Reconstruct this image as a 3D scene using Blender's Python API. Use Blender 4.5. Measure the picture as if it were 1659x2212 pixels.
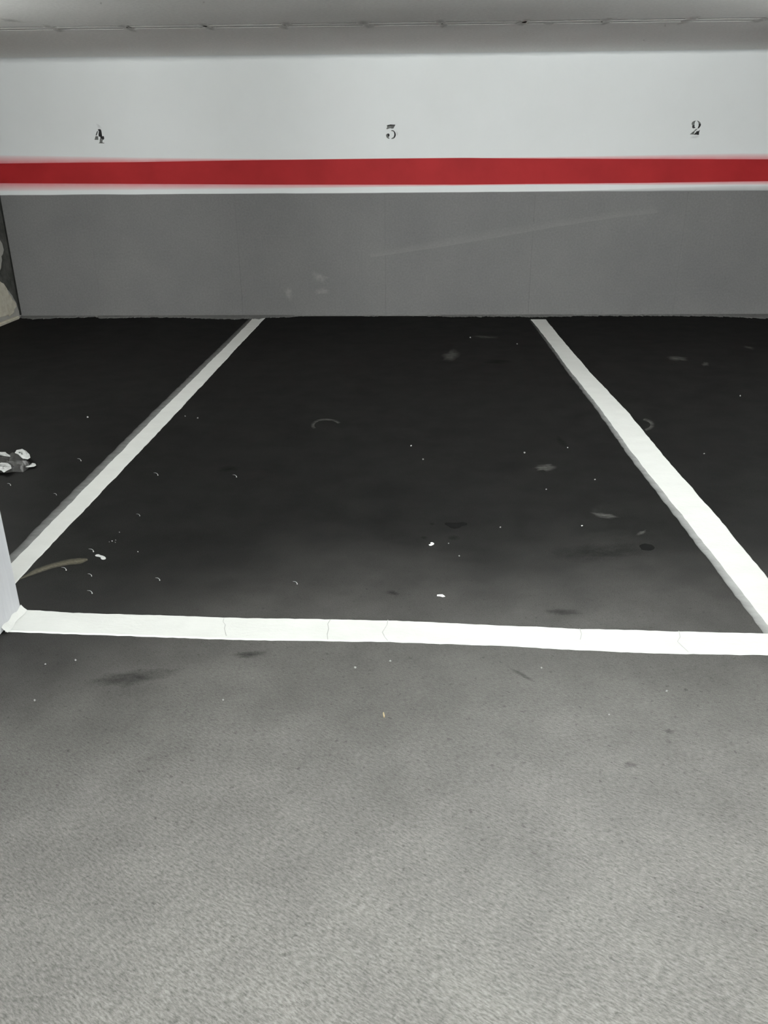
import bpy, bmesh, math, random
from mathutils import Matrix, Vector

for o in list(bpy.data.objects):
    bpy.data.objects.remove(o, do_unlink=True)
scene = bpy.context.scene
COL = scene.collection

# ------------------------------------------------------------------ camera
IMG_W, IMG_H, FPX = 1659.0, 2212.0, 1759.8
CAM_H = 1.30
PITCH, YAW, ROLL = math.radians(23.226), math.radians(1.828), math.radians(-0.448)
f0 = Vector((-math.sin(YAW), math.cos(YAW), 0)); r0 = Vector((math.cos(YAW), math.sin(YAW), 0)); u0 = Vector((0, 0, 1))
FWD = f0 * math.cos(PITCH) - u0 * math.sin(PITCH)
UP0 = u0 * math.cos(PITCH) + f0 * math.sin(PITCH)
RGT = r0 * math.cos(ROLL) + UP0 * math.sin(ROLL)
UPV = UP0 * math.cos(ROLL) - r0 * math.sin(ROLL)
cam_data = bpy.data.cameras.new('camera')
cam_data.sensor_fit = 'HORIZONTAL'; cam_data.sensor_width = 36.0
cam_data.lens = FPX / IMG_W * 36.0
cam_data.clip_start = 0.05
cam = bpy.data.objects.new('camera', cam_data); COL.objects.link(cam)
m = Matrix((RGT, UPV, -FWD)).transposed().to_4x4(); m.translation = (0, 0, CAM_H)
cam.matrix_world = m
scene.camera = cam

# ------------------------------------------------------------------ world and exposure
world = bpy.data.worlds.new('world'); scene.world = world; world.use_nodes = True
world.node_tree.nodes['Background'].inputs[0].default_value = (0.8, 0.85, 0.9, 1)
world.node_tree.nodes['Background'].inputs[1].default_value = 0.02
vs = scene.view_settings
scene.display_settings.display_device = 'sRGB'
vs.view_transform = 'Standard'; vs.look = 'None'; vs.gamma = 1.0; vs.use_curve_mapping = False
vs.exposure = 0.10

# unseen fill lamps added to brighten the room (fluorescent battens): x, y, z, radiance of each tube
FILL_LAMPS = [(1.0, 2.0, 1.84, 60), (-0.55, 2.0, 1.84, 46), (0.75, 3.3, 2.00, 118), (-3.2, 4.3, 1.68, 112), (3.1, 4.5, 1.64, 106),
         (-1.6, -4.13, 1.40, 1150), (2.0, -4.13, 1.40, 1150)]     # the 4th and 5th hang lengthwise over the outer bays

# ------------------------------------------------------------------ geometry constants (metres)
WALL_Y = 7.60          # back wall plane
CEIL_Z = 2.113
LEFT_X, RIGHT_X, FRONT_Y = -3.612, 6.9, -4.2
rng = random.Random(7)

def ray(px, py):
    return FWD + RGT * ((px - IMG_W / 2) / FPX) - UPV * ((py - IMG_H / 2) / FPX)
def on_floor(px, py):
    d = ray(px, py); t = -CAM_H / d.z
    return Vector((d.x * t, d.y * t, 0))
def on_wall(px, py, y=WALL_Y):
    d = ray(px, py); t = y / d.y
    return Vector((d.x * t, y, CAM_H + d.z * t))
def on_ceiling(px, py):
    d = ray(px, py); t = (CEIL_Z - CAM_H) / d.z
    return Vector((d.x * t, d.y * t, CEIL_Z))

# ------------------------------------------------------------------ material helpers
MATS = {}
class NT:
    def __init__(self, name):
        self.mat = bpy.data.materials.new(name); self.mat.use_nodes = True
        self.t = self.mat.node_tree; self.t.nodes.clear()
        self.out = self.n('ShaderNodeOutputMaterial')
        MATS[name] = self.mat
    def n(self, typ, **kw):
        x = self.t.nodes.new(typ)
        for k, v in kw.items(): setattr(x, k, v)
        return x
    def l(self, a, b): self.t.links.new(a, b)
    def pos(self, scale=(1, 1, 1), rot=(0, 0, 0)):
        g = self.n('ShaderNodeNewGeometry'); mp = self.n('ShaderNodeMapping')
        mp.inputs['Scale'].default_value = scale; mp.inputs['Rotation'].default_value = rot
        self.l(g.outputs['Position'], mp.inputs['Vector'])
        return mp.outputs[0]
    def streak(self, scale, rot):
        a = self.pos((1, 1, 1), rot); mp = self.n('ShaderNodeMapping'); mp.inputs['Scale'].default_value = scale
        self.l(a, mp.inputs['Vector']); return mp.outputs[0]
    def fade(self, amax, streak=0.25, power=1.0, scale=(20, 20, 20), along=(1.0, 1.0)):
        """paint or dirt cover running out across a strip: uv.y 0 = dense edge, 1 = bare edge; along = cover at both ends"""
        uv = self.n('ShaderNodeUVMap'); sep = self.n('ShaderNodeSeparateXYZ'); self.l(uv.outputs[0], sep.inputs[0])
        a = self.math('POWER', self.math('SUBTRACT', 1.0, sep.outputs[1], clamp=True), power)
        k = self.ramp(self.noise(self.pos(scale), 1.0, 4, 0.65), [(0.34, 1.0 - streak), (0.62, 1.0)])
        a = self.math('MULTIPLY', self.math('MULTIPLY', a, k), amax, clamp=True)
        e = self.math('ADD', self.math('MULTIPLY', sep.outputs[0], along[1] - along[0]), along[0])
        return self.math('MULTIPLY', a, e, clamp=True)
    def noise(self, vec, scale, detail=3, rough=0.55):
        x = self.n('ShaderNodeTexNoise'); x.inputs['Scale'].default_value = scale
        x.inputs['Detail'].default_value = detail; x.inputs['Roughness'].default_value = rough
        self.l(vec, x.inputs['Vector']); return x.outputs['Fac']
    def ramp(self, fac, stops, interp='LINEAR'):
        x = self.n('ShaderNodeValToRGB'); cr = x.color_ramp; cr.interpolation = interp
        while len(cr.elements) < len(stops): cr.elements.new(0.5)
        for e, (p, c) in zip(cr.elements, stops):
            e.position = p; e.color = (c[0], c[1], c[2], 1) if hasattr(c, '__len__') else (c, c, c, 1)
        self.l(fac, x.inputs[0]); return x.outputs[0]
    def mix(self, fac, a, b, blend='MIX'):
        x = self.n('ShaderNodeMix', data_type='RGBA', blend_type=blend)
        for sock, v in ((x.inputs[0], fac), (x.inputs[6], a), (x.inputs[7], b)):
            if hasattr(v, 'is_linked'): self.l(v, sock)
            elif hasattr(v, '__len__'): sock.default_value = (v[0], v[1], v[2], 1)
            else: sock.default_value = v
        return x.outputs[2]
    def math(self, op, a, b=None, clamp=False):
        x = self.n('ShaderNodeMath', operation=op); x.use_clamp = clamp
        for i, v in enumerate((a, b)):
            if v is None: continue
            if hasattr(v, 'is_linked'): self.l(v, x.inputs[i])
            else: x.inputs[i].default_value = v
        return x.outputs[0]
    def bump(self, h, strength, dist):
        x = self.n('ShaderNodeBump'); x.inputs['Strength'].default_value = strength
        x.inputs['Distance'].default_value = dist; self.l(h, x.inputs['Height']); return x.outputs[0]
    def principled(self, color, rough=0.6, spec=0.3, normal=None, alpha=None, metallic=0.0):
        p = self.n('ShaderNodeBsdfPrincipled')
        if hasattr(color, 'is_linked'): self.l(color, p.inputs['Base Color'])
        else: p.inputs['Base Color'].default_value = (*color, 1)
        p.inputs['Roughness'].default_value = rough; p.inputs['Specular IOR Level'].default_value = spec
        p.inputs['Metallic'].default_value = metallic
        if normal is not None: self.l(normal, p.inputs['Normal'])
        if alpha is not None:
            if hasattr(alpha, 'is_linked'): self.l(alpha, p.inputs['Alpha'])
            else: p.inputs['Alpha'].default_value = alpha
        self.l(p.outputs[0], self.out.inputs[0]); return p

# floor: dark sealed asphalt-like concrete, matt body with a broad sheen and fine grain
def build_floor(t, over=None, cover=None):
    p = t.pos()
    big = t.noise(p, 1.1, 4, 0.6)
    mid = t.noise(p, 6.0, 4, 0.65)
    grain = t.noise(t.streak((0.42, 1.25, 1.0), (0, 0, math.radians(33))), 190, 2, 0.65)
    fine = t.noise(p, 520, 1, 0.5)
    pits = t.ramp(t.noise(p, 62, 2, 0.6), [(0.62, 1.0), (0.74, 0.62)])
    # worn aisle plus painted light falloff: pale near the viewer, black towards the wall;
    # the corner behind the column is never driven over
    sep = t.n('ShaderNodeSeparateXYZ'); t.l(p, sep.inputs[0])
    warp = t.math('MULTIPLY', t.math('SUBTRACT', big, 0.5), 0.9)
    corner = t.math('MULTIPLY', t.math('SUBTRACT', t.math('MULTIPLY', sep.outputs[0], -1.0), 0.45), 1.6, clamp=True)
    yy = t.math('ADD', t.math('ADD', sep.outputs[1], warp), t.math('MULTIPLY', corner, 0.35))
    wear_light = t.n('ShaderNodeMapRange', interpolation_type='SMOOTHSTEP'); t.l(yy, wear_light.inputs[0])
    wear_light.inputs[1].default_value = 2.95; wear_light.inputs[2].default_value = 0.35; wear_light.inputs[3].default_value = 0.0; wear_light.inputs[4].default_value = 1.0
    wear_light = wear_light.outputs[0]
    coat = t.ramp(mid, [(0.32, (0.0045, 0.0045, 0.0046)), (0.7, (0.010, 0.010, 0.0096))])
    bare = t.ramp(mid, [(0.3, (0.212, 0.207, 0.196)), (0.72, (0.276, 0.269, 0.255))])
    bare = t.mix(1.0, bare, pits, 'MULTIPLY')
    c = t.mix(wear_light, coat, bare)
    grain = t.mix(wear_light, t.noise(p, 430, 2, 0.6), grain)
    c = t.mix(1.0, c, t.ramp(grain, [(0.28, 0.55), (0.72, 1.5)]), 'MULTIPLY')
    gs = t.mix(1.0, (0.029, 0.0288, 0.028), t.ramp(grain, [(0.3, 0.72), (0.7, 1.3)]), 'MULTIPLY')
    if over is not None:
        c = t.mix(cover, c, over); gs = t.mix(cover, gs, (0.01, 0.01, 0.01))
    hsum = t.math('ADD', t.math('MULTIPLY', grain, 1.0), t.math('MULTIPLY', fine, 0.35))
    nrm = t.bump(hsum, 0.5, 0.002)
    d = t.n('ShaderNodeBsdfDiffuse'); t.l(c, d.inputs['Color']); t.l(nrm, d.inputs['Normal'])
    g = t.n('ShaderNodeBsdfGlossy'); g.distribution = 'GGX'
    t.l(gs, g.inputs['Color']); g.inputs['Roughness'].default_value = 0.40
    t.l(nrm, g.inputs['Normal'])
    a = t.n('ShaderNodeAddShader'); t.l(d.outputs[0], a.inputs[0]); t.l(g.outputs[0], a.inputs[1])
    t.l(a.outputs[0], t.out.inputs[0])
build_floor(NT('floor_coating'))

WHITE_LOW_Z = 1.058
def build_wall(t, over=None, cover=None):
    p = t.pos()
    sep = t.n('ShaderNodeSeparateXYZ'); t.l(p, sep.inputs[0])
    wob = t.math('MULTIPLY', t.math('SUBTRACT', t.noise(p, 1.5, 2), 0.5), 0.012)
    z = t.math('ADD', sep.outputs[2], wob)
    fac = t.math('MULTIPLY', t.math('SUBTRACT', z, WHITE_LOW_Z - 0.003), 160.0, clamp=True)
    blot = t.noise(p, 1.6, 4, 0.6); fine = t.noise(p, 60, 3, 0.7)
    grey = t.ramp(blot, [(0.3, (0.160, 0.160, 0.159)), (0.7, (0.190, 0.188, 0.185))])
    grey = t.mix(1.0, grey, t.ramp(fine, [(0.25, 0.86), (0.75, 1.14)]), 'MULTIPLY')
    white = t.ramp(blot, [(0.3, (0.77, 0.79, 0.79)), (0.7, (0.80, 0.82, 0.825))])
    c = t.mix(fac, grey, white)
    if over is not None: c = t.mix(cover, c, over)
    h = t.math('ADD', t.math('MULTIPLY', t.noise(p, 9, 3), 1.0), t.math('MULTIPLY', fine, 0.12))
    t.principled(c, 0.65, 0.2, t.bump(h, 0.12, 0.01))
build_wall(NT('wall_paint'))

def build_ceiling(t, over=None, cover=None):
    p = t.pos()
    c = t.ramp(t.noise(p, 1.4, 5, 0.6), [(0.3, (0.845, 0.845, 0.82)), (0.7, (0.885, 0.885, 0.865))])
    c = t.mix(1.0, c, t.ramp(t.noise(p, 45, 4, 0.7), [(0.3, 0.93), (0.7, 1.06)]), 'MULTIPLY')
    if over is not None: c = t.mix(cover, c, over)
    t.principled(c, 0.9, 0.1, t.bump(t.noise(p, 30, 4, 0.6), 0.2, 0.006))
build_ceiling(NT('ceiling_concrete'))

def simple(name, lo, hi, scale=8, rough=0.6, spec=0.3, bump=0.0, bscale=40, bdist=0.004, mapscale=(1, 1, 1)):
    t = NT(name); p = t.pos(mapscale)
    c = t.ramp(t.noise(p, scale, 4, 0.6), [(0.3, lo), (0.7, hi)])
    nrm = t.bump(t.noise(p, bscale, 3, 0.6), bump, bdist) if bump else None
    t.principled(c, rough, spec, nrm)
simple('joint_grey', (0.10, 0.10, 0.098), (0.13, 0.13, 0.128), 20)
simple('wall_paint_spill', (0.15, 0.15, 0.147), (0.20, 0.20, 0.195), 30, 0.8, 0.1, 0.3, 60)
simple('red_paint', (0.34, 0.012, 0.015), (0.41, 0.017, 0.020), 3, 0.6, 0.2, 0.06, 40)
simple('line_paint', (0.665, 0.675, 0.65), (0.72, 0.73, 0.705), 7, 0.7, 0.2, 0.35, 55, 0.004, (1, 1.6, 1))
simple('column_paint', (0.56, 0.57, 0.60), (0.63, 0.64, 0.665), 14, 0.7, 0.15, 0.25, 22, 0.006, (3, 3, 0.35))
simple('side_concrete', (0.05, 0.052, 0.048), (0.13, 0.13, 0.12), 9, 0.9, 0.1, 0.6, 25, 0.01)
simple('side_plaster', (0.42, 0.41, 0.38), (0.52, 0.51, 0.48), 5, 0.85, 0.1, 0.4, 25, 0.01)
simple('cream_paint', (0.62, 0.58, 0.47), (0.80, 0.77, 0.66), 16, 0.8, 0.15, 0.5, 40, 0.006)
simple('far_wall_paint', (0.70, 0.71, 0.71), (0.76, 0.77, 0.77), 3, 0.7, 0.2, 0.1)
simple('joint_dark', (0.20, 0.20, 0.19), (0.36, 0.36, 0.34), 12, 0.9, 0.1)
simple('number_black', (0.010, 0.010, 0.010), (0.035, 0.034, 0.036), 40, 0.7, 0.2)
simple('number_worn', (0.085, 0.088, 0.085), (0.21, 0.215, 0.21), 28, 0.7, 0.2)
simple('oil_dark', (0.004, 0.004, 0.004), (0.008, 0.008, 0.008), 30, 0.75, 0.05)
simple('paint_drop', (0.50, 0.51, 0.50), (0.68, 0.69, 0.68), 60, 0.5, 0.4)
simple('grit_grey', (0.22, 0.22, 0.215), (0.42, 0.42, 0.41), 60, 0.7, 0.2)
simple('chip_white', (0.75, 0.76, 0.75), (0.9, 0.9, 0.89), 60, 0.5, 0.4)
simple('straw', (0.45, 0.36, 0.22), (0.55, 0.45, 0.30), 60, 0.8, 0.1)
simple('crack_grey', (0.42, 0.43, 0.41), (0.52, 0.53, 0.51), 60, 0.9, 0.1)
simple('corner_grime', (0.020, 0.021, 0.019), (0.045, 0.046, 0.042), 14, 0.9, 0.1)
simple('lamp_housing', (0.72, 0.73, 0.74), (0.78, 0.79, 0.80), 6, 0.4, 0.4)

def coat_on(build, name, color, amax, streak=0.25, power=1.0, scale=(20, 20, 20), along=(1.0, 1.0)):
    t = NT(name); build(t, color, t.fade(amax, streak, power, scale, along))
coat_on(build_floor, 'white_overspray_left', (0.70, 0.71, 0.70), 0.36, 0.30, 0.35, (9, 25, 9), (0.55, 1.0))
coat_on(build_floor, 'white_overspray_right', (0.70, 0.71, 0.70), 0.62, 0.25, 0.30, (9, 25, 9), (0.12, 1.0))
coat_on(build_floor, 'pale_scuff', (0.42, 0.42, 0.39), 0.20, 0.95, 0.8, (22, 60, 22))
coat_on(build_floor, 'brown_smear', (0.30, 0.275, 0.20), 0.50, 0.55, 0.7, (70, 150, 70))
coat_on(build_floor, 'dark_stain', (0.004, 0.004, 0.004), 0.75, 0.55, 0.9, (18, 30, 18))
coat_on(build_wall, 'pink_overspray', (0.66, 0.05, 0.075), 0.80, 0.10, 0.75, (6, 6, 6))
coat_on(build_wall, 'grey_wall_overspray', (0.30, 0.31, 0.31), 0.75, 0.1, 0.6, (6, 6, 6))
coat_on(build_wall, 'wall_smudge', (0.50, 0.50, 0.46), 0.30, 0.95, 0.9, (22, 22, 22))
coat_on(build_wall, 'wall_scuff', (0.34, 0.34, 0.32), 0.20, 0.35, 0.7, (4, 4, 12))
coat_on(build_wall, 'number_ghost', (0.33, 0.32, 0.33), 0.40, 0.4, 0.7, (50, 50, 50))
coat_on(build_ceiling, 'ceiling_grime', (0.22, 0.22, 0.20), 0.65, 0.6, 0.8, (30, 30, 30))

def mat_film():
    t = NT('clear_film'); p = t.pos()
    n = t.noise(p, 60, 3, 0.6)
    t.principled((0.16, 0.16, 0.155), 0.25, 0.7, None, 0.30)
mat_film()
def mat_tube(i, k):
    t = NT('fill_tube_glow_%d' % i); e = t.n('ShaderNodeEmission'); e.inputs[0].default_value = (0.97, 1.0, 0.985, 1); e.inputs[1].default_value = k
    t.l(e.outputs[0], t.out.inputs[0])
for i, L in enumerate(FILL_LAMPS): mat_tube(i, L[3])

# ------------------------------------------------------------------ object helpers
def link_mesh(name, verts, faces, mat, parent=None, uvs=None, smooth=False):
    me = bpy.data.meshes.new(name); me.from_pydata([tuple(v) for v in verts], [], faces); me.update()
    me.materials.append(MATS[mat])
    if uvs is not None:
        ul = me.uv_layers.new(name='UVMap')
        for poly in me.polygons:
            for li in poly.loop_indices: ul.data[li].uv = uvs[me.loops[li].vertex_index]
    if smooth:
        for pl in me.polygons: pl.use_smooth = True
    o = bpy.data.objects.new(name, me); COL.objects.link(o)
    if parent is not None: o.parent = parent
    return o
def empty(name, loc=(0, 0, 0)):
    o = bpy.data.objects.new(name, None); COL.objects.link(o); o.location = loc; o.empty_display_size = 0.1; return o
def tag(o, label, cat, group=None, kind=None):
    o['label'] = label; o['category'] = cat
    if group: o['group'] = group
    if kind: o['kind'] = kind
    return o
def rel(o, child):   # child mesh was written in world coordinates
    child.parent = o; child.matrix_parent_inverse = Matrix.Translation(o.location).inverted(); return child
def box(name, lo, hi, mat, parent=None, bevel=0.0):
    bm = bmesh.new(); bmesh.ops.create_cube(bm, size=1.0)
    for v in bm.verts:
        for i in range(3): v.co[i] = lo[i] + (v.co[i] + 0.5) * (hi[i] - lo[i])
    if bevel: bmesh.ops.bevel(bm, geom=bm.edges[:], offset=bevel, segments=2, affect='EDGES')
    me = bpy.data.meshes.new(name); bm.to_mesh(me); bm.free(); me.materials.append(MATS[mat])
    o = bpy.data.objects.new(name, me); COL.objects.link(o)
    if parent is not None: rel(parent, o)
    return o
def struct(o, label=None, cat=None):
    o['kind'] = 'structure'
    if label: o['label'] = label; o['category'] = cat
    return o

def poly_at(pts, t):
    """point on polyline pts (list of Vectors) at arclength fraction t"""
    L = [0.0]
    for a, b in zip(pts, pts[1:]): L.append(L[-1] + (b - a).length)
    s = t * L[-1]
    for i in range(len(pts) - 1):
        if s <= L[i + 1] or i == len(pts) - 2:
            k = (s - L[i]) / max(1e-9, L[i + 1] - L[i]); return pts[i].lerp(pts[i + 1], k)
def ribbon(name, ea, eb, n, z0, z1, mat, parent=None, jit=0.0, across=1):
    """raised strip between two edge polylines (both given the same way along); slightly ragged edges, real thickness"""
    r = random.Random(hash(name) % 1000 + n); va, vb = [], []
    pa = pb = 0.0
    for i in range(n + 1):
        t = i / n; a = poly_at(ea, t); b = poly_at(eb, t); d = (b - a).normalized()
        pa = 0.6 * pa + r.uniform(-jit, jit); pb = 0.6 * pb + r.uniform(-jit, jit)
        va.append(a + d * pa); vb.append(b + d * pb)
    verts, faces = [], []
    for a, b in zip(va, vb):
        d = (b - a); e = min(0.004, 0.2 * d.length); dn = d.normalized()
        verts += [(a.x, a.y, z0), (a.x + dn.x * e, a.y + dn.y * e, z1), (b.x - dn.x * e, b.y - dn.y * e, z1), (b.x, b.y, z0)]
    for i in range(n):
        k = 4 * i
        for j in range(3): faces.append((k + j, k + j + 1, k + j + 5, k + j + 4))
    faces.append((0, 3, 2, 1)); k = 4 * n; faces.append((k, k + 1, k + 2, k + 3))
    o = link_mesh(name, verts, faces, mat)
    bm = bmesh.new(); bm.from_mesh(o.data); bmesh.ops.recalc_face_normals(bm, faces=bm.faces[:])
    up = sum(f.normal.z * f.calc_area() for f in bm.faces)
    if up < 0: bmesh.ops.reverse_faces(bm, faces=bm.faces[:])
    bm.to_mesh(o.data); bm.free()
    if parent is not None: rel(parent, o)
    return o
def fade_strip(name, ea, eb, n, off, mat, parent=None, prof=None, jit=0.0):
    """coat between edge ea (dense) and eb (bare); off = Vector lift off the surface"""
    r = random.Random(len(name) + n); verts, uvs, faces = [], [], []
    M = 3
    for i in range(n + 1):
        t = i / n; a = poly_at(ea, t); b = poly_at(eb, t)
        if prof: b = a.lerp(b, max(0.02, prof(t)))
        b = b + (b - a).normalized() * r.uniform(-jit, jit)
        for j in range(M + 1):
            verts.append(a.lerp(b, j / M) + off); uvs.append((t, j / M))
    for i in range(n):
        for j in range(M):
            k = i * (M + 1) + j; faces.append((k, k + 1, k + M + 2, k + M + 1))
    o = link_mesh(name, verts, faces, mat, None, uvs)
    if parent is not None: rel(parent, o)
    return o
def blob(name, pts, z, mat, fade=True, parent=None, normal=Vector((0, 0, 1)), thick=0.0012):
    """flat mark with outline pts (world), a centre vertex and soft or solid edge; real small thickness"""
    c = sum(pts, Vector()) / len(pts); n = len(pts)
    if fade:
        verts = [c + normal * z] + [c.lerp(p, 0.5) + normal * z for p in pts] + [p + normal * z for p in pts]
        uvs = [(0, 0)] + [(0, 0.4)] * n + [(0, 1)] * n
        faces = []
        for i in range(n):
            j = (i + 1) % n
            faces += [(0, 1 + i, 1 + j), (1 + i, 1 + n + i, 1 + n + j, 1 + j)]
        o = link_mesh(name, [v - c for v in verts], faces, mat, None, uvs)
    else:
        verts = [p + normal * 0.0002 - c for p in pts] + [c.lerp(p, 0.9) + normal * (z + thick) - c for p in pts]
        faces = [tuple(range(2 * n - 1, n - 1, -1))]
        for i in range(n):
            j = (i + 1) % n; faces.append((i, j, n + j, n + i))
        o = link_mesh(name, verts, faces, mat)
        bm = bmesh.new(); bm.from_mesh(o.data)
        bmesh.ops.recalc_face_normals(bm, faces=bm.faces[:])
        if sum(f.normal.dot(normal) * f.calc_area() for f in bm.faces) < 0: bmesh.ops.reverse_faces(bm, faces=bm.faces[:])
        bm.to_mesh(o.data); bm.free()
    o.location = c
    if parent is not None: rel(parent, o)
    return o
def oval_px(cx, cy, rx, ry, n=14, jag=0.18, rot=0.0, seed=1):
    r = random.Random(seed); out = []
    for i in range(n):
        a = 2 * math.pi * i / n; k = 1 + r.uniform(-jag, jag)
        x, y = rx * k * math.cos(a), ry * k * math.sin(a)
        out.append((cx + x * math.cos(rot) - y * math.sin(rot), cy + x * math.sin(rot) + y * math.cos(rot)))
    return out
F = lambda pts: [on_floor(*p) for p in pts]
Wl = lambda pts: [on_wall(*p) for p in pts]

# ------------------------------------------------------------------ the setting
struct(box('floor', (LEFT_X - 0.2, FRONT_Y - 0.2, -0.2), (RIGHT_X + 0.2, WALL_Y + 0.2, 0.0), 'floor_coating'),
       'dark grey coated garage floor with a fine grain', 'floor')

wall_back = struct(box('wall_back', (LEFT_X - 0.2, WALL_Y + 0.002, 0.0), (RIGHT_X + 0.2, WALL_Y + 0.2, CEIL_Z), 'joint_grey'),
                   'concrete back wall painted grey below and white above', 'wall')
joints = [LEFT_X, -2.85, -1.53, -0.213, 1.09, 2.40, 3.71, 5.02, RIGHT_X]
for za, zb, v in ((0.0, WHITE_LOW_Z - 0.012, 0.0030), (WHITE_LOW_Z - 0.012, CEIL_Z, 0.0004)):   # upper joints are filled with paint
    for a, b in zip(joints, joints[1:]):
        verts = [(x, y, z) for z in (za, zb) for x, y in ((a, WALL_Y + 0.01), (a, WALL_Y + v * 0.6), (a + v, WALL_Y), (b - v, WALL_Y), (b, WALL_Y + v * 0.6), (b, WALL_Y + 0.01))]
        p = link_mesh('wall_panel', verts, [(i, i + 1, i + 7, i + 6) for i in range(5)] + [(5, 0, 6, 11), (0, 5, 4, 3, 2, 1), (6, 7, 8, 9, 10, 11)], 'wall_paint')
        rel(wall_back, p)

# wall paint that ran over the foot of the wall on to the floor: ragged edge
edge_px = [(40, 686), (70, 690), (150, 687), (205, 685), (218, 688), (300, 686), (420, 687), (480, 690), (545, 689), (560, 690), (575, 687), (640, 684.5),
           (665, 683), (735, 681), (800, 683.5), (850, 682), (1000, 684), (1140, 684.5), (1160, 685), (1300, 682.5), (1440, 683), (1520, 683), (1580, 685), (1640, 688), (1700, 690)]
pts = [on_floor(*p) for p in edge_px]
n = 1300; x0, x1 = LEFT_X + 0.003, 5.0
verts, faces = [], []; r = random.Random(3); w = 0.0
for i in range(n + 1):
    x = x0 + (x1 - x0) * i / n
    y = pts[0].y if x < pts[0].x else pts[-1].y
    for a, b in zip(pts, pts[1:]):
        if a.x <= x <= b.x: y = a.y + (b.y - a.y) * (x - a.x) / (b.x - a.x)
    w = 0.72 * w + r.uniform(-0.016, 0.016)
    verts += [(x, WALL_Y, 0.012), (x, min(WALL_Y - 0.006, y + w + 0.012), 0.005), (x, min(WALL_Y - 0.004, y + w), 0.0004)]
for i in range(n):
    for j in range(2):
        k = 3 * i + j; faces.append((k, k + 1, k + 4, k + 3))
o = link_mesh('paint_spill', verts, faces, 'wall_paint_spill'); rel(wall_back, o)

# left side wall: raw concrete with cream patches and a dark strip next to the corner
wall_left = struct(box('wall_left', (LEFT_X - 0.2, FRONT_Y - 0.2, 0.0), (LEFT_X, WALL_Y, CEIL_Z), 'side_plaster'),
                   'left side wall of unpainted plaster with cream paint patches', 'wall')
def side_patch(name, yz, mat, lift, rough=0.010):
    rp = random.Random(len(yz)); out = []
    for (ya, za), (yb, zb) in zip(yz, yz[1:] + yz[:1]):
        k = max(1, int(math.hypot(yb - ya, zb - za) / 0.03))
        for j in range(k):
            e = rough if j else 0.3 * rough
            out.append((min(WALL_Y - 0.001, ya + (yb - ya) * j / k + rp.uniform(-e, e)), max(0.012, za + (zb - za) * j / k + rp.uniform(-e, e))))
    yz = out
    nn = len(yz); c = (LEFT_X, sum(p[0] for p in yz) / nn, sum(p[1] for p in yz) / nn)
    verts = [(LEFT_X, y, z) for y, z in yz] + [(LEFT_X + lift, c[1] + (y - c[1]) * 0.96, c[2] + (z - c[2]) * 0.96) for y, z in yz]
    faces = [tuple(range(nn, 2 * nn))] + [(i, (i + 1) % nn, nn + (i + 1) % nn, nn + i) for i in range(nn)]
    o = link_mesh(name, verts, faces, mat)
    bm = bmesh.new(); bm.from_mesh(o.data); bmesh.ops.recalc_face_normals(bm, faces=bm.faces[:])
    if sum(f.normal.x * f.calc_area() for f in bm.faces) < 0: bmesh.ops.reverse_faces(bm, faces=bm.faces[:])
    bm.to_mesh(o.data); bm.free(); return rel(wall_left, o)
def on_left(px, py):
    d = ray(px, py); t = LEFT_X / d.x
    return (d.y * t, CAM_H + d.z * t)
rr = random.Random(5)
strip = [(WALL_Y - 0.001, 0.02), (WALL_Y - 0.001, CEIL_Z - 0.01)]
z = CEIL_Z - 0.01
while z > 0.36:
    strip.append((WALL_Y - 0.22 - rr.uniform(0, 0.10) - 0.35 * max(0, 0.75 - abs(z - 0.42) * 2.4), z)); z -= 0.07
strip += [(WALL_Y - 0.30, 0.33), (WALL_Y - 0.15, 0.26), (WALL_Y - 0.07, 0.16), (WALL_Y - 0.03, 0.06)]
side_patch('bare_concrete_strip', strip, 'side_concrete', 0.003)
cream = [on_left(*p) for p in [(0, 607), (8, 612), (15, 622), (21, 637), (27, 648), (35, 655), (35.5, 662), (31, 668), (31, 675), (24, 681), (10, 683), (0, 686), (-40, 700), (-60, 690), (-60, 620), (-30, 600)]]
cream = [(min(y, WALL_Y - 0.004), max(0.02, zz)) for y, zz in cream]
side_patch('cream_paint_patch', cream, 'cream_paint', 0.006)
pale = [on_left(*p) for p in [(-40, 505), (0, 518), (5, 526), (8, 540), (6, 548), (3, 553), (3, 570), (2, 580), (0, 584), (-40, 592)]]
side_patch('pale_plaster_patch', pale, 'side_plaster', 0.005)
# paint skirting at its foot
foot = box('mortar_foot', (LEFT_X, 3.0, 0.0), (LEFT_X + 0.035, WALL_Y - 0.10, 0.028), 'cream_paint', None, 0.008); rel(wall_left, foot)
c = box('corner_joint', (LEFT_X, WALL_Y - 0.03, 0.02), (LEFT_X + 0.006, WALL_Y, CEIL_Z), 'corner_grime', None, 0.002); rel(wall_left, c)

struct(box('wall_right', (RIGHT_X, FRONT_Y - 0.2, 0.0), (RIGHT_X + 0.2, WALL_Y, CEIL_Z), 'far_wall_paint'), 'white painted wall closing the garage on the right', 'wall')
struct(box('wall_front', (LEFT_X, FRONT_Y - 0.2, 0.0), (RIGHT_X, FRONT_Y, CEIL_Z), 'far_wall_paint'), 'white painted wall behind the viewer', 'wall')

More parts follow.
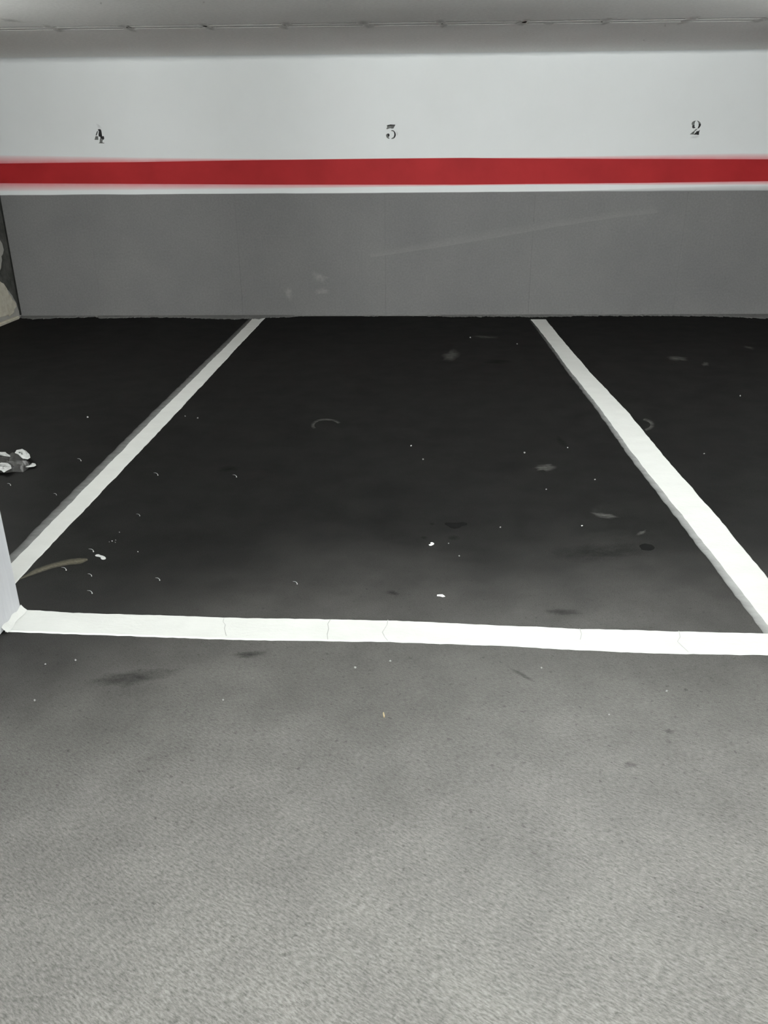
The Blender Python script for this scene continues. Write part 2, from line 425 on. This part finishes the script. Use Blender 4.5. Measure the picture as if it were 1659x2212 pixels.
# ceiling: cast slabs with a narrow closing strip between them
ceiling = struct(box('ceiling', (LEFT_X - 0.2, FRONT_Y - 0.2, CEIL_Z + 0.0012), (RIGHT_X + 0.2, WALL_Y + 0.2, CEIL_Z + 0.2), 'joint_dark'),
                 'bare concrete ceiling with a double formwork joint', 'ceiling')
SY = 6.02
for (ya, yb) in ((FRONT_Y, SY - 0.070), (SY + 0.062, WALL_Y)):
    rel(ceiling, box('concrete_slab', (LEFT_X, ya, CEIL_Z), (RIGHT_X, yb, CEIL_Z + 0.0014), 'ceiling_concrete'))
xs = [-3.605, -3.30, -2.80, -2.30, -1.806, -1.327, -0.805, -0.285, 0.204, 0.72, 1.22, 1.748, 2.244, 2.75, 3.26, 3.77, 4.28, 4.79, 5.3, 5.81, 6.32, 6.89]
for a, b in zip(xs, xs[1:]):
    dy = rng.uniform(-0.005, 0.005)
    rel(ceiling, box('closing_strip', (a + 0.006, SY - 0.038 + dy, CEIL_Z + rng.uniform(0.0, 0.0006)), (b - 0.006, SY + 0.032 + dy, CEIL_Z + 0.0014), 'ceiling_concrete'))
for i, x in enumerate(xs[2:14]):
    for s in (-1, 1):
        cc = Vector((x + rng.uniform(-0.03, 0.03), SY + s * rng.uniform(0.05, 0.09), CEIL_Z))
        ol = [cc + Vector((rng.uniform(0.02, 0.05) * math.cos(a), rng.uniform(0.05, 0.13) * math.sin(a), 0)) for a in [k * math.pi / 5 for k in range(10)]]
        o = blob('grime_mark', ol, 0.0012 + 0.0003 * (i % 3), 'ceiling_grime', True, None, Vector((0, 0, -1))); rel(ceiling, o)
for (px, py, rx, ry, rot) in ((22, 44, 26, 2.5, 0.15), (1437, 54, 2, 4, 0), (1391, 86, 2.2, 2, 0), (218, 6, 3, 3, 0), (440, 4, 3, 3, 0.4), (1186, 51, 12, 2, 0)):
    ol = [on_ceiling(*p) for p in oval_px(px, py, rx, ry, 10, 0.25, rot, int(px))]
    o = blob('grime_mark', ol, 0.0022, 'ceiling_grime', True, None, Vector((0, 0, -1))); rel(ceiling, o)
# hand-trowelled hollow fillet between wall and ceiling, painted with the wall
verts, faces = [], []; nx, na = 60, 8
for i in range(nx + 1):
    x = LEFT_X + (RIGHT_X - LEFT_X) * i / nx
    R = 0.046 - 0.020 * min(1.0, i / nx * 2.2) + 0.003 * math.sin(i * 1.7)
    for j in range(na + 1):
        q = 0.5 * math.pi * j / na
        verts.append((x, WALL_Y - R * 1.5 * (1 - math.cos(q)), CEIL_Z - R * (1 - math.sin(q))))
for i in range(nx):
    for j in range(na):
        k = i * (na + 1) + j; faces.append((k, k + 1, k + na + 2, k + na + 1))
rel(wall_back, link_mesh('corner_fillet', verts, faces, 'wall_paint', None, None, True))

# ------------------------------------------------------------------ red stripe along the wall
YF = WALL_Y - 0.0015
zt = [(-3.61, 1.318), (-2.9, 1.322), (-1.6, 1.327), (-0.2, 1.331), (1.2, 1.329), (3.2, 1.326), (RIGHT_X, 1.326)]
def red_edges():
    top = [(0, 353), (170, 351), (300, 350), (500, 346.5), (700, 344), (829, 342.5), (1000, 341), (1130, 342), (1300, 343), (1500, 343.5), (1659, 344)]
    bot = [(0, 396), (300, 397.5), (600, 399), (829, 399), (1000, 399), (1200, 397), (1400, 395), (1659, 391.5)]
    T = [on_wall(*p) for p in top]; B = [on_wall(*p) for p in bot]
    for L in (T, B):
        s = L[0].copy(); s.x = LEFT_X + 0.004; e = L[-1].copy(); e.x = RIGHT_X - 0.004
        L.insert(0, s); L.append(e)
    return T, B
RT, RB = red_edges()
def z_at(L, x):
    for a, b in zip(L, L[1:]):
        if a.x <= x <= b.x: return a.z + (b.z - a.z) * (x - a.x) / max(1e-9, b.x - a.x)
    return L[-1].z
stripe = tag(empty('wall_stripe', (0, WALL_Y, 1.1)), 'long red painted stripe running across the white wall below the numbers', 'stripe')
N = 120; verts, faces = [], []
for i in range(N + 1):
    x = LEFT_X + 0.004 + (RIGHT_X - LEFT_X - 0.008) * i / N
    a, b = z_at(RB, x), z_at(RT, x)
    verts += [(x, WALL_Y, a), (x, YF, a + 0.002), (x, YF, b - 0.002), (x, WALL_Y, b)]
for i in range(N):
    for j in range(3):
        k = 4 * i + j; faces.append((k, k + 4, k + 5, k + 1))
o = link_mesh('paint_band', verts, faces, 'red_paint'); rel(stripe, o)
def wall_fade(name, base, width, xa, xb, mat, parent, up, off=0.0006, n=60):
    ea, eb = [], []
    for i in range(n + 1):
        x = xa + (xb - xa) * i / n; zz = base(x); wd = max(0.0015, width(x))
        ea.append(Vector((x, WALL_Y, zz))); eb.append(Vector((x, WALL_Y, zz + (wd if up else -wd))))
    return fade_strip(name, ea, eb, n, Vector((0, -off, 0)), mat, parent)
XL, XR = LEFT_X + 0.01, RIGHT_X - 0.01
lerp = lambda a, b, t: a + (b - a) * min(1, max(0, t))
wall_fade('pink_overspray', lambda x: z_at(RT, x) - 0.003, lambda x: lerp(0.072, 0.006, (x + 3.6) / 2.6), XL, 0.6, 'pink_overspray', stripe, True)
wall_fade('pink_overspray', lambda x: z_at(RT, x) - 0.003, lambda x: lerp(0.004, 0.050, (x - 0.6) / 2.2), 0.6, XR, 'pink_overspray', stripe, True)
wall_fade('pink_overspray', lambda x: z_at(RB, x) + 0.003, lambda x: lerp(0.070, 0.012, (x + 3.6) / 4.2), XL, 1.0, 'pink_overspray', stripe, False)
wall_fade('pink_overspray', lambda x: z_at(RB, x) + 0.003, lambda x: lerp(0.010, 0.035, (x - 1.0) / 2.2), 1.0, XR, 'pink_overspray', stripe, False)
# grey dado paint that misted over the lower edge of the white
g = wall_fade('grey_overspray', lambda x: WHITE_LOW_Z - 0.004, lambda x: lerp(0.004, 0.045, (x - 1.2) / 1.6), 1.2, XR, 'grey_wall_overspray', wall_back, True, 0.0009)

# ------------------------------------------------------------------ stencilled bay numbers
def number(name, label, org, sc, strokes):
    root = empty(name)
    P = lambda q: on_wall(org[0] + q[0] / sc, org[1] + q[1] / sc)
    allp = [P(q) for _, pl in strokes for q in pl]
    root.location = (sum(p.x for p in allp) / len(allp), WALL_Y, min(p.z for p in allp))
    tag(root, label, 'number', 'stencilled bay numbers on the white wall')
    for mat, pl in strokes:
        pts = [P(q) for q in pl]
        if mat == 'number_ghost':
            o = blob('smudge', pts, 0.0006, mat, True, None, Vector((0, -1, 0)))
        else:
            verts = [(p.x, WALL_Y, p.z) for p in pts] + [(p.x, WALL_Y - 0.002, p.z) for p in pts]
            k = len(pts)
            o = link_mesh('stencil_stroke', verts, [tuple(range(k, 2 * k))] + [(i, (i + 1) % k, k + (i + 1) % k, k + i) for i in range(k)], mat)
            bm = bmesh.new(); bm.from_mesh(o.data); bmesh.ops.recalc_face_normals(bm, faces=bm.faces[:])
            if sum(-f.normal.y * f.calc_area() for f in bm.faces) < 0: bmesh.ops.reverse_faces(bm, faces=bm.faces[:])
            bmesh.ops.triangulate(bm, faces=[f for f in bm.faces if len(f.verts) > 4])
            bm.to_mesh(o.data); bm.free()
        rel(root, o)
K, G, S = 'number_black', 'number_worn', 'number_ghost'
number('bay_number', 'black stencilled number 4 with worn grey feet on the white wall', (180, 250), 23.7, [
    (K, [(735, 715), (800, 685), (880, 690), (920, 760), (945, 900), (960, 1045), (940, 1065), (880, 1080), (790, 1060), (785, 950), (800, 800), (770, 745)]),
    (K, [(720, 775), (745, 800), (715, 905), (680, 1005), (645, 1020), (650, 960), (685, 855)]),
    (G, [(630, 1045), (755, 1050), (770, 1235), (580, 1235)]),
    (K, [(870, 1068), (960, 1050), (1045, 1045), (1065, 1110), (1068, 1190), (1030, 1225), (960, 1180), (880, 1150)]),
    (G, [(880, 1150), (960, 1180), (1030, 1225), (990, 1250), (975, 1330), (990, 1380), (1075, 1385), (1072, 1415), (785, 1412), (840, 1365), (850, 1200)]),
    (S, [(630, 370), (760, 420), (870, 510), (960, 620), (900, 680), (780, 660), (700, 560)])])
number('bay_number', 'grey worn stencilled number 3 in the middle of the white wall', (810, 250), 23.7, [
    (G, [(605, 490), (800, 452), (1045, 462), (1000, 545), (940, 655), (860, 660), (780, 642), (690, 668), (595, 695), (588, 650), (630, 590)]),
    (K, [(640, 485), (800, 452), (1045, 462), (1020, 505), (800, 500), (660, 520)]),
    (G, [(825, 738), (930, 738), (1010, 800), (970, 850), (920, 795), (850, 785)]),
    (K, [(1010, 800), (1055, 900), (1068, 1000), (1040, 1080), (990, 1150), (950, 1095), (985, 1020), (990, 940), (970, 850)]),
    (G, [(990, 1150), (930, 1185), (815, 1188), (880, 1130), (950, 1095)]),
    (G, [(560, 980), (630, 920), (640, 1000), (690, 1095), (745, 1150), (720, 1185), (640, 1155), (585, 1090)]),
    (K, [(630, 920), (700, 905), (750, 960), (745, 1035), (690, 1095), (645, 1010)]),
    (S, [(1090, 760), (1190, 850), (1200, 950), (1130, 1060), (1075, 1000), (1070, 880)])])
number('bay_number', 'black stencilled number 2 with a grey smear under it on the white wall', (1470, 240), 23.7, [
    (G, [(560, 660), (600, 560), (690, 510), (785, 478), (735, 560), (718, 640), (690, 690), (610, 740)]),
    (K, [(700, 690), (722, 700), (705, 790), (758, 840), (735, 875), (690, 862), (650, 895), (598, 845), (598, 750)]),
    (G, [(840, 478), (930, 510), (1000, 570), (1040, 660), (930, 640), (900, 560)]),
    (K, [(930, 640), (1040, 660), (1035, 740), (1000, 800), (930, 885), (875, 885), (900, 820), (930, 740)]),
    (G, [(890, 890), (800, 975), (720, 1050), (680, 1030), (780, 925)]),
    (G, [(660, 1035), (725, 1060), (655, 1195), (470, 1195), (560, 1120)]),
    (K, [(820, 1030), (935, 1020), (960, 980), (990, 955), (965, 1040), (940, 1130), (950, 1190), (900, 1225), (850, 1205), (650, 1205), (730, 1140), (800, 1080)]),
    (S, [(440, 1390), (560, 1290), (900, 1240), (1000, 1240), (960, 1340), (720, 1410)])])

# marks on the grey part of the back wall
for lab, mk in (('faint pale smudge on the grey wall above the white line end, upper of two', oval_px(690, 598, 20, 12, 14, 0.4, 0.3, 11)),
                ('faint pale smudge on the grey wall above the white line end, lower of two', oval_px(695, 630, 20, 8, 14, 0.4, -0.15, 12)),
                ('faint upright pale smudge low on the grey wall beside the left line end', oval_px(623, 634, 10, 18, 14, 0.35, 0, 13))):
    tag(blob('wall_smudge', Wl(mk), 0.0008, 'wall_smudge', True, None, Vector((0, -1, 0))), lab, 'smudge')
sc_top = Wl([(800, 545), (950, 516), (1080, 492), (1200, 474), (1330, 456), (1420, 448)]); sc_bot = Wl([(800, 556), (950, 534), (1080, 512), (1200, 490), (1330, 470), (1420, 460)])
mid_ = [a.lerp(b, 0.55) for a, b in zip(sc_top, sc_bot)]
tag(fade_strip('wall_scuff', sc_bot, sc_top, 40, Vector((0, -0.0007, 0)), 'wall_scuff'), 'long faint slanting rub mark across the grey wall', 'scuff')

# ------------------------------------------------------------------ floor lines
def floor_line(name, label, ea, eb, n, osp=None, jit=0.002, z=0.0025, omat=None):
    a0 = (ea[0] + eb[0]) / 2
    root = tag(empty(name, (a0.x, a0.y, 0)), label, 'floor line')
    ribbon('paint_layer', ea, eb, n, 0.0002, z, 'line_paint', root, jit)
    if osp: fade_strip('overspray', [v + Vector((0.012, 0, 0)) for v in osp[0]], osp[1], n, Vector((0, 0, 0.0009)), omat, root, None, 0.003)
    return root
# between bays 4 and 3
Lx0, Lx1 = -1.420, -1.318
COLB = 2.217
ea = [Vector((-1.424, 7.50, 0)), Vector((-1.416, 6.2, 0)), Vector((-1.418, 4.5, 0)), Vector((-1.412, 3.2, 0)), Vector((-1.406, COLB + 0.004, 0))]
eb = [Vector((-1.312, 7.50, 0)), Vector((-1.318, 6.2, 0)), Vector((-1.316, 4.5, 0)), Vector((-1.322, 3.2, 0)), Vector((-1.330, COLB + 0.004, 0))]
eo = [v + Vector((-w_, 0, 0)) for v, w_ in zip(ea, (0.032, 0.042, 0.042, 0.040, 0.032))]
floor_line('parking_line', 'straight white painted line between bay 4 and bay 3, ending behind the white column', ea, eb, 160, (ea, eo), omat='white_overspray_left')
# between bays 3 and 2
ea = [Vector((1.088, 7.40, 0)), Vector((1.092, 6.6, 0)), Vector((1.086, 5.4, 0)), Vector((1.092, 4.5, 0)), Vector((1.081, 3.7, 0)), Vector((1.090, 3.0, 0)), Vector((1.093, 2.3, 0)), Vector((1.093, 2.118, 0))]
eb = [Vector((1.224, 7.40, 0)), Vector((1.214, 6.6, 0)), Vector((1.212, 5.4, 0)), Vector((1.234, 4.5, 0)), Vector((1.222, 3.7, 0)), Vector((1.227, 3.0, 0)), Vector((1.216, 2.4, 0)), Vector((1.212, 2.116, 0))]
eo = [v + Vector((-w_, 0, 0)) for v, w_ in zip(ea, (0.016, 0.022, 0.024, 0.026, 0.028, 0.030, 0.030, 0.03))]
floor_line('parking_line', 'straight white painted line between bay 3 and bay 2 on the right', ea, eb, 160, (ea, eo), omat='white_overspray_right')
# across the front of the bays
top = F([(60, 1318), (160, 1324), (300, 1328.5), (550, 1336), (830, 1341), (920, 1344), (1100, 1352), (1250, 1359), (1400, 1363), (1659, 1369.5)])
bot = F([(30, 1365.5), (160, 1370), (300, 1375.5), (550, 1383.5), (830, 1387), (950, 1391), (1050, 1394), (1200, 1402.5), (1400, 1410.5), (1659, 1416)])
top[0] = Vector((-1.219, top[0].y, 0)); bot[0] = Vector((-1.219, bot[0].y, 0))
top.append(Vector((3.6, top[-1].y - 0.06, 0))); bot.append(Vector((3.6, bot[-1].y - 0.06, 0)))
ribbon_root = floor_line('front_line', 'long white painted line across the front of the bays, hairline cracked', top, bot, 260, None, 0.0016, 0.0034)
for pl in ([(484, 1338), (482, 1345), (487, 1352), (485, 1360), (489, 1376)], [(714, 1340), (708, 1350), (710, 1360), (707, 1372), (708, 1384)],
           [(838, 1341), (836, 1352), (826, 1368), (831, 1378), (838, 1387)], [(1466, 1365), (1469, 1378), (1463, 1388), (1473, 1398), (1487, 1411)],
           [(1252, 1360), (1256, 1372), (1253, 1384)]):
    P = F(pl); verts, faces = [], []
    for p in P:
        w_ = rng.uniform(0.0008, 0.0015); verts += [(p.x - w_, p.y, 0.0037), (p.x + w_, p.y, 0.0037)]
    for i in range(len(P) - 1): faces.append((2 * i, 2 * i + 1, 2 * i + 3, 2 * i + 2))
    rel(ribbon_root, link_mesh('crack', verts, faces, 'crack_grey'))

# ------------------------------------------------------------------ white column at the bay corner
col = tag(empty('column', (-1.42, 2.02, 0)), 'white painted square column at the left edge, standing at the bay corner', 'column')
rel(col, box('shaft', (-1.622, 1.82, 0.0), (-1.222, COLB, CEIL_Z), 'column_paint', None, 0.006))
# line paint lapped up round its foot
verts, faces = [], []
nn = 40; r = random.Random(9); hgt = 0.0
for i in range(nn + 1):
    y = 2.082 + (COLB - 2.082) * i / nn; hgt = 0.5 * hgt + r.uniform(-0.004, 0.004)
    top_z = 0.021 + 0.15 * hgt + 0.003 * math.sin(i * 0.35); out = 0.016 + 0.003 * math.sin(i * 0.23)
    verts += [(-1.2215, y, top_z), (-1.214, y, top_z * 0.55), (-1.2215 + out, y, 0.0045)]
for i in range(nn):
    for j in range(2):
        k = 3 * i + j; faces.append((k, k + 1, k + 4, k + 3))
rel(col, link_mesh('paint_lap', verts, faces, 'line_paint', None, None, True))

# ------------------------------------------------------------------ marks and litter on the floor
def fmark(name, label, cat, px, mat, z=0.0006, fade=True, group=None, thick=0.0012):
    o = blob(name, F(px), z, mat, fade, None, Vector((0, 0, 1)), thick); return tag(o, label, cat, group)
# brown dried smear by the column
sm_t = F([(42, 1250), (75, 1229), (110, 1217), (145, 1208), (170, 1205), (188, 1206)]); sm_b = F([(44, 1252), (80, 1240), (115, 1228), (150, 1221), (175, 1219), (190, 1211)])
mid_ = [a.lerp(b, 0.6) for a, b in zip(sm_t, sm_b)]
sr = tag(empty('dried_smear', mid_[0]), 'long brownish dried smear on the floor running out from the white column', 'smear')
fade_strip('smear_upper', mid_, sm_t, 30, Vector((0, 0, 0.0007)), 'brown_smear', sr); fade_strip('smear_lower', mid_, sm_b, 30, Vector((0, 0, 0.0007)), 'brown_smear', sr)
fmark('paint_drop', 'largest white paint drop on the floor beside the brown smear', 'paint drop', [(205, 1199.5), (208, 1198), (213, 1197.8), (218, 1200), (223, 1201.2), (227, 1203), (229, 1205.5), (228, 1208), (224, 1209.2), (220, 1208.6), (217.5, 1206.5), (218.5, 1204.4), (213, 1203), (207, 1202)], 'paint_drop', 0.0006, False)
def where_is(x, y, what):
    p = on_floor(x, y)
    if p.y < 2.1: return what + ' on the grey aisle floor below the front line'
    if p.x > 1.16: return what + ' on the dark floor right of the right parking line'
    if p.x < -1.37: return what + ' on the dark floor left of the left parking line'
    return what + (' on the near half of the floor of bay 3' if p.y < 3.3 else ' on the far half of the floor of bay 3')
def drip_label(x, y):
    p = on_floor(x, y); what = 'tiny hooked white paint drip'
    if p.x < -1.37: return what + ' left of the left parking line in bay 4'
    if x < 230: return what + ' beside the brown smear near the white column'
    return what + ' in the left part of bay 3, away from the column'
def hook(px, py, s=1.0):
    return [(px - 11 * s, py - 5.3 * s), (px - 5 * s, py - 5.2 * s), (px - 0.8 * s, py - 3.0 * s), (px + 0.6 * s, py - 0.8 * s), (px + 1.5 * s, py + 0.6 * s), (px + 0.6 * s, py + 1.8 * s), (px - 1.0 * s, py + 1.5 * s), (px - 1.3 * s, py + 0.3 * s), (px - 0.7 * s, py - 0.9 * s), (px - 1.9 * s, py - 2.6 * s), (px - 5 * s, py - 4.5 * s)]
for (x, y, s) in ((143, 1231, 1.0), (198, 1244, 0.8), (199, 1281, 1.0), (202, 1191, 1.0), (175, 995, 0.8), (302, 1114, 0.7), (341, 1026, 0.9), (511, 1030, 0.8), (345, 1253, 0.9), (642, 1261, 0.9), (122, 1069, 0.6), (23, 1048, 0.7)):
    fmark('paint_drip', drip_label(x, y), 'paint drip', hook(x, y, s), 'paint_drop', 0.0005, False, drip_label(x, y).replace('tiny hooked white paint drip', 'small paint drips'), 0.0008)
for i, (x, y, s) in enumerate(((242, 1169, 1.4), (258, 1150, 1.4), (249, 1172, 1.0), (298, 1192, 1.3), (236, 1171, 1.0), (250, 1167, 1.0), (189, 901, 2.2), (400, 899, 1.8), (427, 903, 1.8), (888, 963, 1.8), (1133, 978, 2.2), (914, 992, 2.0), (1226, 967, 1.6), (1180, 1057, 1.8), (1081, 1139, 1.9), (1257, 1136, 1.9), (969, 1174, 1.6), (992, 1201, 1.7), (1016, 729, 1.8), (1117, 743, 1.6), (1285, 1036, 1.6), (1599, 855, 1.6), (1521, 980, 1.6), (767, 1442, 2.6), (843, 1428, 2.4), (1170, 1443, 2.2), (98, 1435, 2.0), (163, 1426, 2.4), (75, 1513, 3.0), (482, 1512, 2.4), (1440, 1493, 2.6), (1316, 1544, 2.4))):
    fmark('grit_speck', where_is(x, y, 'tiny pale speck of grit'), 'grit', oval_px(x, y, s * 0.95, s * 0.7, 7, 0.3, 0, i), 'paint_drop' if i % 3 == 0 and y < 1400 else 'grit_grey', 0.0006, False, 'pale grit specks ' + where_is(x, y, '').strip(), 0.001)
# paint chips
fmark('paint_chip', 'bright elongated white paint chip in front of the long front line', 'paint chip', [(944, 1285), (950, 1284.6), (956, 1284.5), (960, 1287), (962, 1289), (956, 1290), (951, 1288.5), (944, 1288)], 'chip_white', 0.0006, False, None, 0.0012)
fmark('paint_chip', 'pair of crumbs of white paint below the dark oil spots', 'paint chip', [(926, 1177), (930, 1176), (930, 1172), (934, 1171.6), (938, 1174), (937, 1176.5), (932, 1179), (928, 1179)], 'chip_white', 0.0006, False, None, 0.0012)
fmark('straw_bit', 'small yellowish bit of straw on the grey floor in the foreground', 'straw', [(827, 1541), (829.5, 1540.5), (831.5, 1549), (829.5, 1551), (828, 1548)], 'straw', 0.001, False, None, 0.003)
# oil spots
fmark('oil_spot', 'largest black oil spot in the middle of bay 3', 'oil spot', [(960, 1132), (963, 1128.5), (975, 1129), (990, 1129), (1000, 1127.5), (1009, 1130), (1009, 1134), (998, 1136.5), (992, 1140.5), (982, 1142), (973, 1140), (967, 1136)], 'oil_dark', 0.0004, False, None, 0.0004)
fmark('oil_spot', 'round dull oil spot just below the largest black oil spot', 'oil spot', oval_px(980, 1162, 15, 6.5, 14, 0.08, 0, 2), 'dark_stain')
fmark('oil_spot', 'small dark oil spot to the left of the largest oil spot', 'oil spot', oval_px(933, 1132, 7, 3.5, 12, 0.15, 0, 3), 'dark_stain')
fmark('oil_spot', 'small dull oil spot at upper left of the white paint crumbs', 'oil spot', oval_px(916, 1162, 8, 4, 12, 0.15, 0, 4), 'dark_stain')
fmark('oil_spot', 'round dark oil spot beside the right parking line', 'oil spot', oval_px(1397, 1182, 17, 7.5, 14, 0.1, 0.05, 5), 'oil_dark', 0.0004, False, None, 0.0004)
for lab, cx, cy, rx, ry, rot in (
        ('broad cloudy dark stain in front of the round oil spot', 1290, 1196, 105, 22, -0.03),
        ('slim dark streak stain just behind the front line on the right', 1215, 1322, 45, 7, 0.05),
        ('dark slanting stain streak in the far right of bay 3', 1213, 955, 18, 8, 0.75),
        ('thin dark stain left of the middle of bay 3', 495, 1013, 28, 7, -0.1),
        ('dark stain near the far end of bay 3 by the right line', 1075, 781, 30, 6, 0.0),
        ('long dark patchy stain in the foreground left below the front line', 285, 1465, 100, 18, -0.12),
        ('dark blot right below the front line above the foreground left stain', 540, 1414, 36, 9, -0.08),
        ('dark crescent stain in bay 3 close behind the front line', 848, 1281, 16, 6, 0.1),
        ('small round dark spot in the right foreground', 1446, 1580, 12, 6, 0.1),
        ('faint dark spot in the right foreground lower than the round one', 1362, 1653, 16, 8, 0.0),
        ('dark nick in the right foreground just below the front line', 1481, 1490, 5, 4, 0.3),
        ('thin dark drag mark on the aisle floor right of centre', 1130, 1459, 34, 5, 0.5)):
    fmark('floor_stain', lab, 'stain', oval_px(cx, cy, rx, ry, 18, 0.22, rot, int(cx)), 'dark_stain', 0.0005 + 0.00001 * (int(cx) % 7))
for lab, cx, cy, rx, ry, rot in (
        ('pale scraped scuff beside the lower part of the right line', 1308, 1114, 32, 6, 0.15),
        ('pale rubbed scuff in the right half of bay 3', 1180, 1010, 26, 8, -0.05),
        ('faint pale scuff at the far end of bay 3', 975, 768, 20, 11, -0.3),
        ('thin faint pale streak on the floor close to the back wall', 1050, 728, 30, 3, 0.05),
        ('faint wide pale scuff on the floor of bay 2', 1462, 774, 24, 6, 0.05),
        ('short pale streak at the right edge of bay 2', 1618, 751, 12, 3, 0.2),
        ('small round pale scuff beside the wide one in bay 2', 1524, 787, 10, 5, 0.0),
        ('faint pale crumbly scuff low beside the oil spot near the right line', 1385, 1152, 14, 4, -0.5)):
    fmark('floor_scuff', lab, 'scuff', oval_px(cx, cy, rx, ry, 16, 0.3, rot, int(cx)), 'pale_scuff', 0.0007)
def arc(name, label, cx, cy, rx, ry, a0, a1, wd):
    ea_, eb_ = [], []
    for i in range(25):
        a = math.radians(a0 + (a1 - a0) * i / 24)
        ea_.append(on_floor(cx + rx * math.cos(a), cy + ry * math.sin(a))); eb_.append(on_floor(cx + (rx + wd) * math.cos(a), cy + (ry + wd * 0.55) * math.sin(a)))
    tag(fade_strip(name, ea_, eb_, 48, Vector((0, 0, 0.0008)), 'pale_scuff'), label, 'scuff')
arc('floor_scuff', 'pale crescent scuff just right of the right line in bay 2', 1383, 918, 22, 10, -75, 65, 10)
arc('floor_scuff', 'faint pale ring mark in the middle of bay 3 towards the wall', 705, 919, 26, 11, 150, 340, 8)

# crumpled clear wrapper at the left edge
wr = on_floor(30, 1010)
wrap = tag(empty('plastic_wrapper', wr), 'crumpled shiny clear plastic wrapper with white flaps on the floor of bay 4', 'wrapper')
def crumple(name, outline, mat, hgt, seed, n=9, base=0.002):
    """crumpled sheet over the outline (pixels on the floor): rings of a fan with random lift"""
    pts = F(outline); c = sum(pts, Vector()) / len(pts); r = random.Random(seed)
    rings = 5; verts = [c + Vector((0, 0, base + hgt * r.uniform(0.4, 0.9)))]; faces = []; k = len(pts)
    for q in range(1, rings + 1):
        for p in pts:
            v = c.lerp(p, q / rings); j = 0.0 if q == rings else 0.006
            verts.append(v + Vector((r.uniform(-j, j), r.uniform(-j, j), base + (hgt * r.uniform(0.1, 1.0) if q < rings else hgt * r.uniform(0, 0.25)))))
    for i in range(k): faces.append((0, 1 + i, 1 + (i + 1) % k))
    for q in range(rings - 1):
        for i in range(k):
            a = 1 + q * k; faces.append((a + i, a + k + i, a + k + (i + 1) % k, a + (i + 1) % k))
    o = link_mesh(name, verts, faces, mat, None, None, name != 'film'); rel(wrap, o); return o
crumple('film', oval_px(22, 1006, 52, 19, 18, 0.15, -0.05, 31), 'clear_film', 0.035, 1)
crumple('white_flap', [(34, 990), (38, 984), (48, 982), (58, 985), (66, 993), (68, 1001), (62, 1004), (52, 1003), (46, 998), (42, 993)], 'paint_drop', 0.012, 2, base=0.026)
crumple('white_flap', [(56, 1013), (64, 1009), (70, 1004), (77, 1006), (79, 1009), (74, 1012), (62, 1013)], 'paint_drop', 0.006, 3, base=0.008)
crumple('white_flap', [(-8, 1012), (2, 1010), (18, 1009), (25, 1014), (27, 1021), (18, 1026), (10, 1030), (4, 1025), (-8, 1026)], 'paint_drop', 0.010, 4, base=0.020)
crumple('white_flap', [(-10, 992), (4, 989), (14, 991), (24, 996), (25, 1000), (12, 998), (0, 996), (-10, 998)], 'paint_drop', 0.006, 5, base=0.030)

# ------------------------------------------------------------------ fill lamps added out of frame to light wall, ceiling and floor
def lamp(x, y, Z, i, label):
    root = tag(empty('fill_lamp', (x, y, Z)), label, 'lamp', 'added fluorescent fill lamps out of view')
    if y < FRONT_Y + 0.1:      # mounted on the wall behind the viewer
        rel(root, box('housing', (x - 0.64, FRONT_Y, Z - 0.03), (x + 0.64, y - 0.03, Z + 0.03), 'lamp_housing', None, 0.006))
    else:
        rel(root, box('housing', (x - 0.64, y - 0.03, Z + 0.035), (x + 0.64, y + 0.03, Z + 0.07), 'lamp_housing', None, 0.006))
    for s in (-1, 1):
        if y < FRONT_Y + 0.1:
            rel(root, box('end_cap', (x + s * 0.63 - 0.012, y - 0.045, Z - 0.024), (x + s * 0.63 + 0.012, y + 0.024, Z + 0.024), 'lamp_housing', None, 0.004))
            continue
        rel(root, box('end_cap', (x + s * 0.63 - 0.012, y - 0.024, Z - 0.024), (x + s * 0.63 + 0.012, y + 0.024, Z + 0.045), 'lamp_housing', None, 0.004))
        rel(root, box('hanging_rod', (x + s * 0.45 - 0.006, y - 0.006, Z + 0.065), (x + s * 0.45 + 0.006, y + 0.006, CEIL_Z), 'lamp_housing'))
        rel(root, box('ceiling_plate', (x + s * 0.45 - 0.04, y - 0.04, CEIL_Z - 0.012), (x + s * 0.45 + 0.04, y + 0.04, CEIL_Z), 'lamp_housing', None, 0.003))
    bm = bmesh.new(); bmesh.ops.create_cone(bm, cap_ends=True, segments=12, radius1=0.019, radius2=0.019, depth=1.24)
    bmesh.ops.rotate(bm, verts=bm.verts[:], matrix=Matrix.Rotation(math.pi / 2, 3, 'Y')); bmesh.ops.translate(bm, verts=bm.verts[:], vec=(x, y, Z))
    me = bpy.data.meshes.new('tube'); bm.to_mesh(me); bm.free(); me.materials.append(MATS['fill_tube_glow_%d' % i])
    tb = bpy.data.objects.new('tube', me); COL.objects.link(tb); rel(root, tb)
    if i in (3, 4): root.rotation_euler.z = math.pi / 2
for i, (x, y, lz, wt) in enumerate(FILL_LAMPS):
    lamp(x, y, lz, i, ('added fluorescent batten lamp hung above the front line, right one of the pair', 'added fluorescent batten lamp hung above the front line, left one of the pair',
                       'added fluorescent batten lamp hung over the middle of bay 3', 'added fluorescent batten lamp hung over bay 4 by the left wall',
                       'added fluorescent batten lamp hung beyond bay 2 on the right', 'added fluorescent batten lamp on the wall behind the viewer, left one',
                       'added fluorescent batten lamp on the wall behind the viewer, right one')[i])
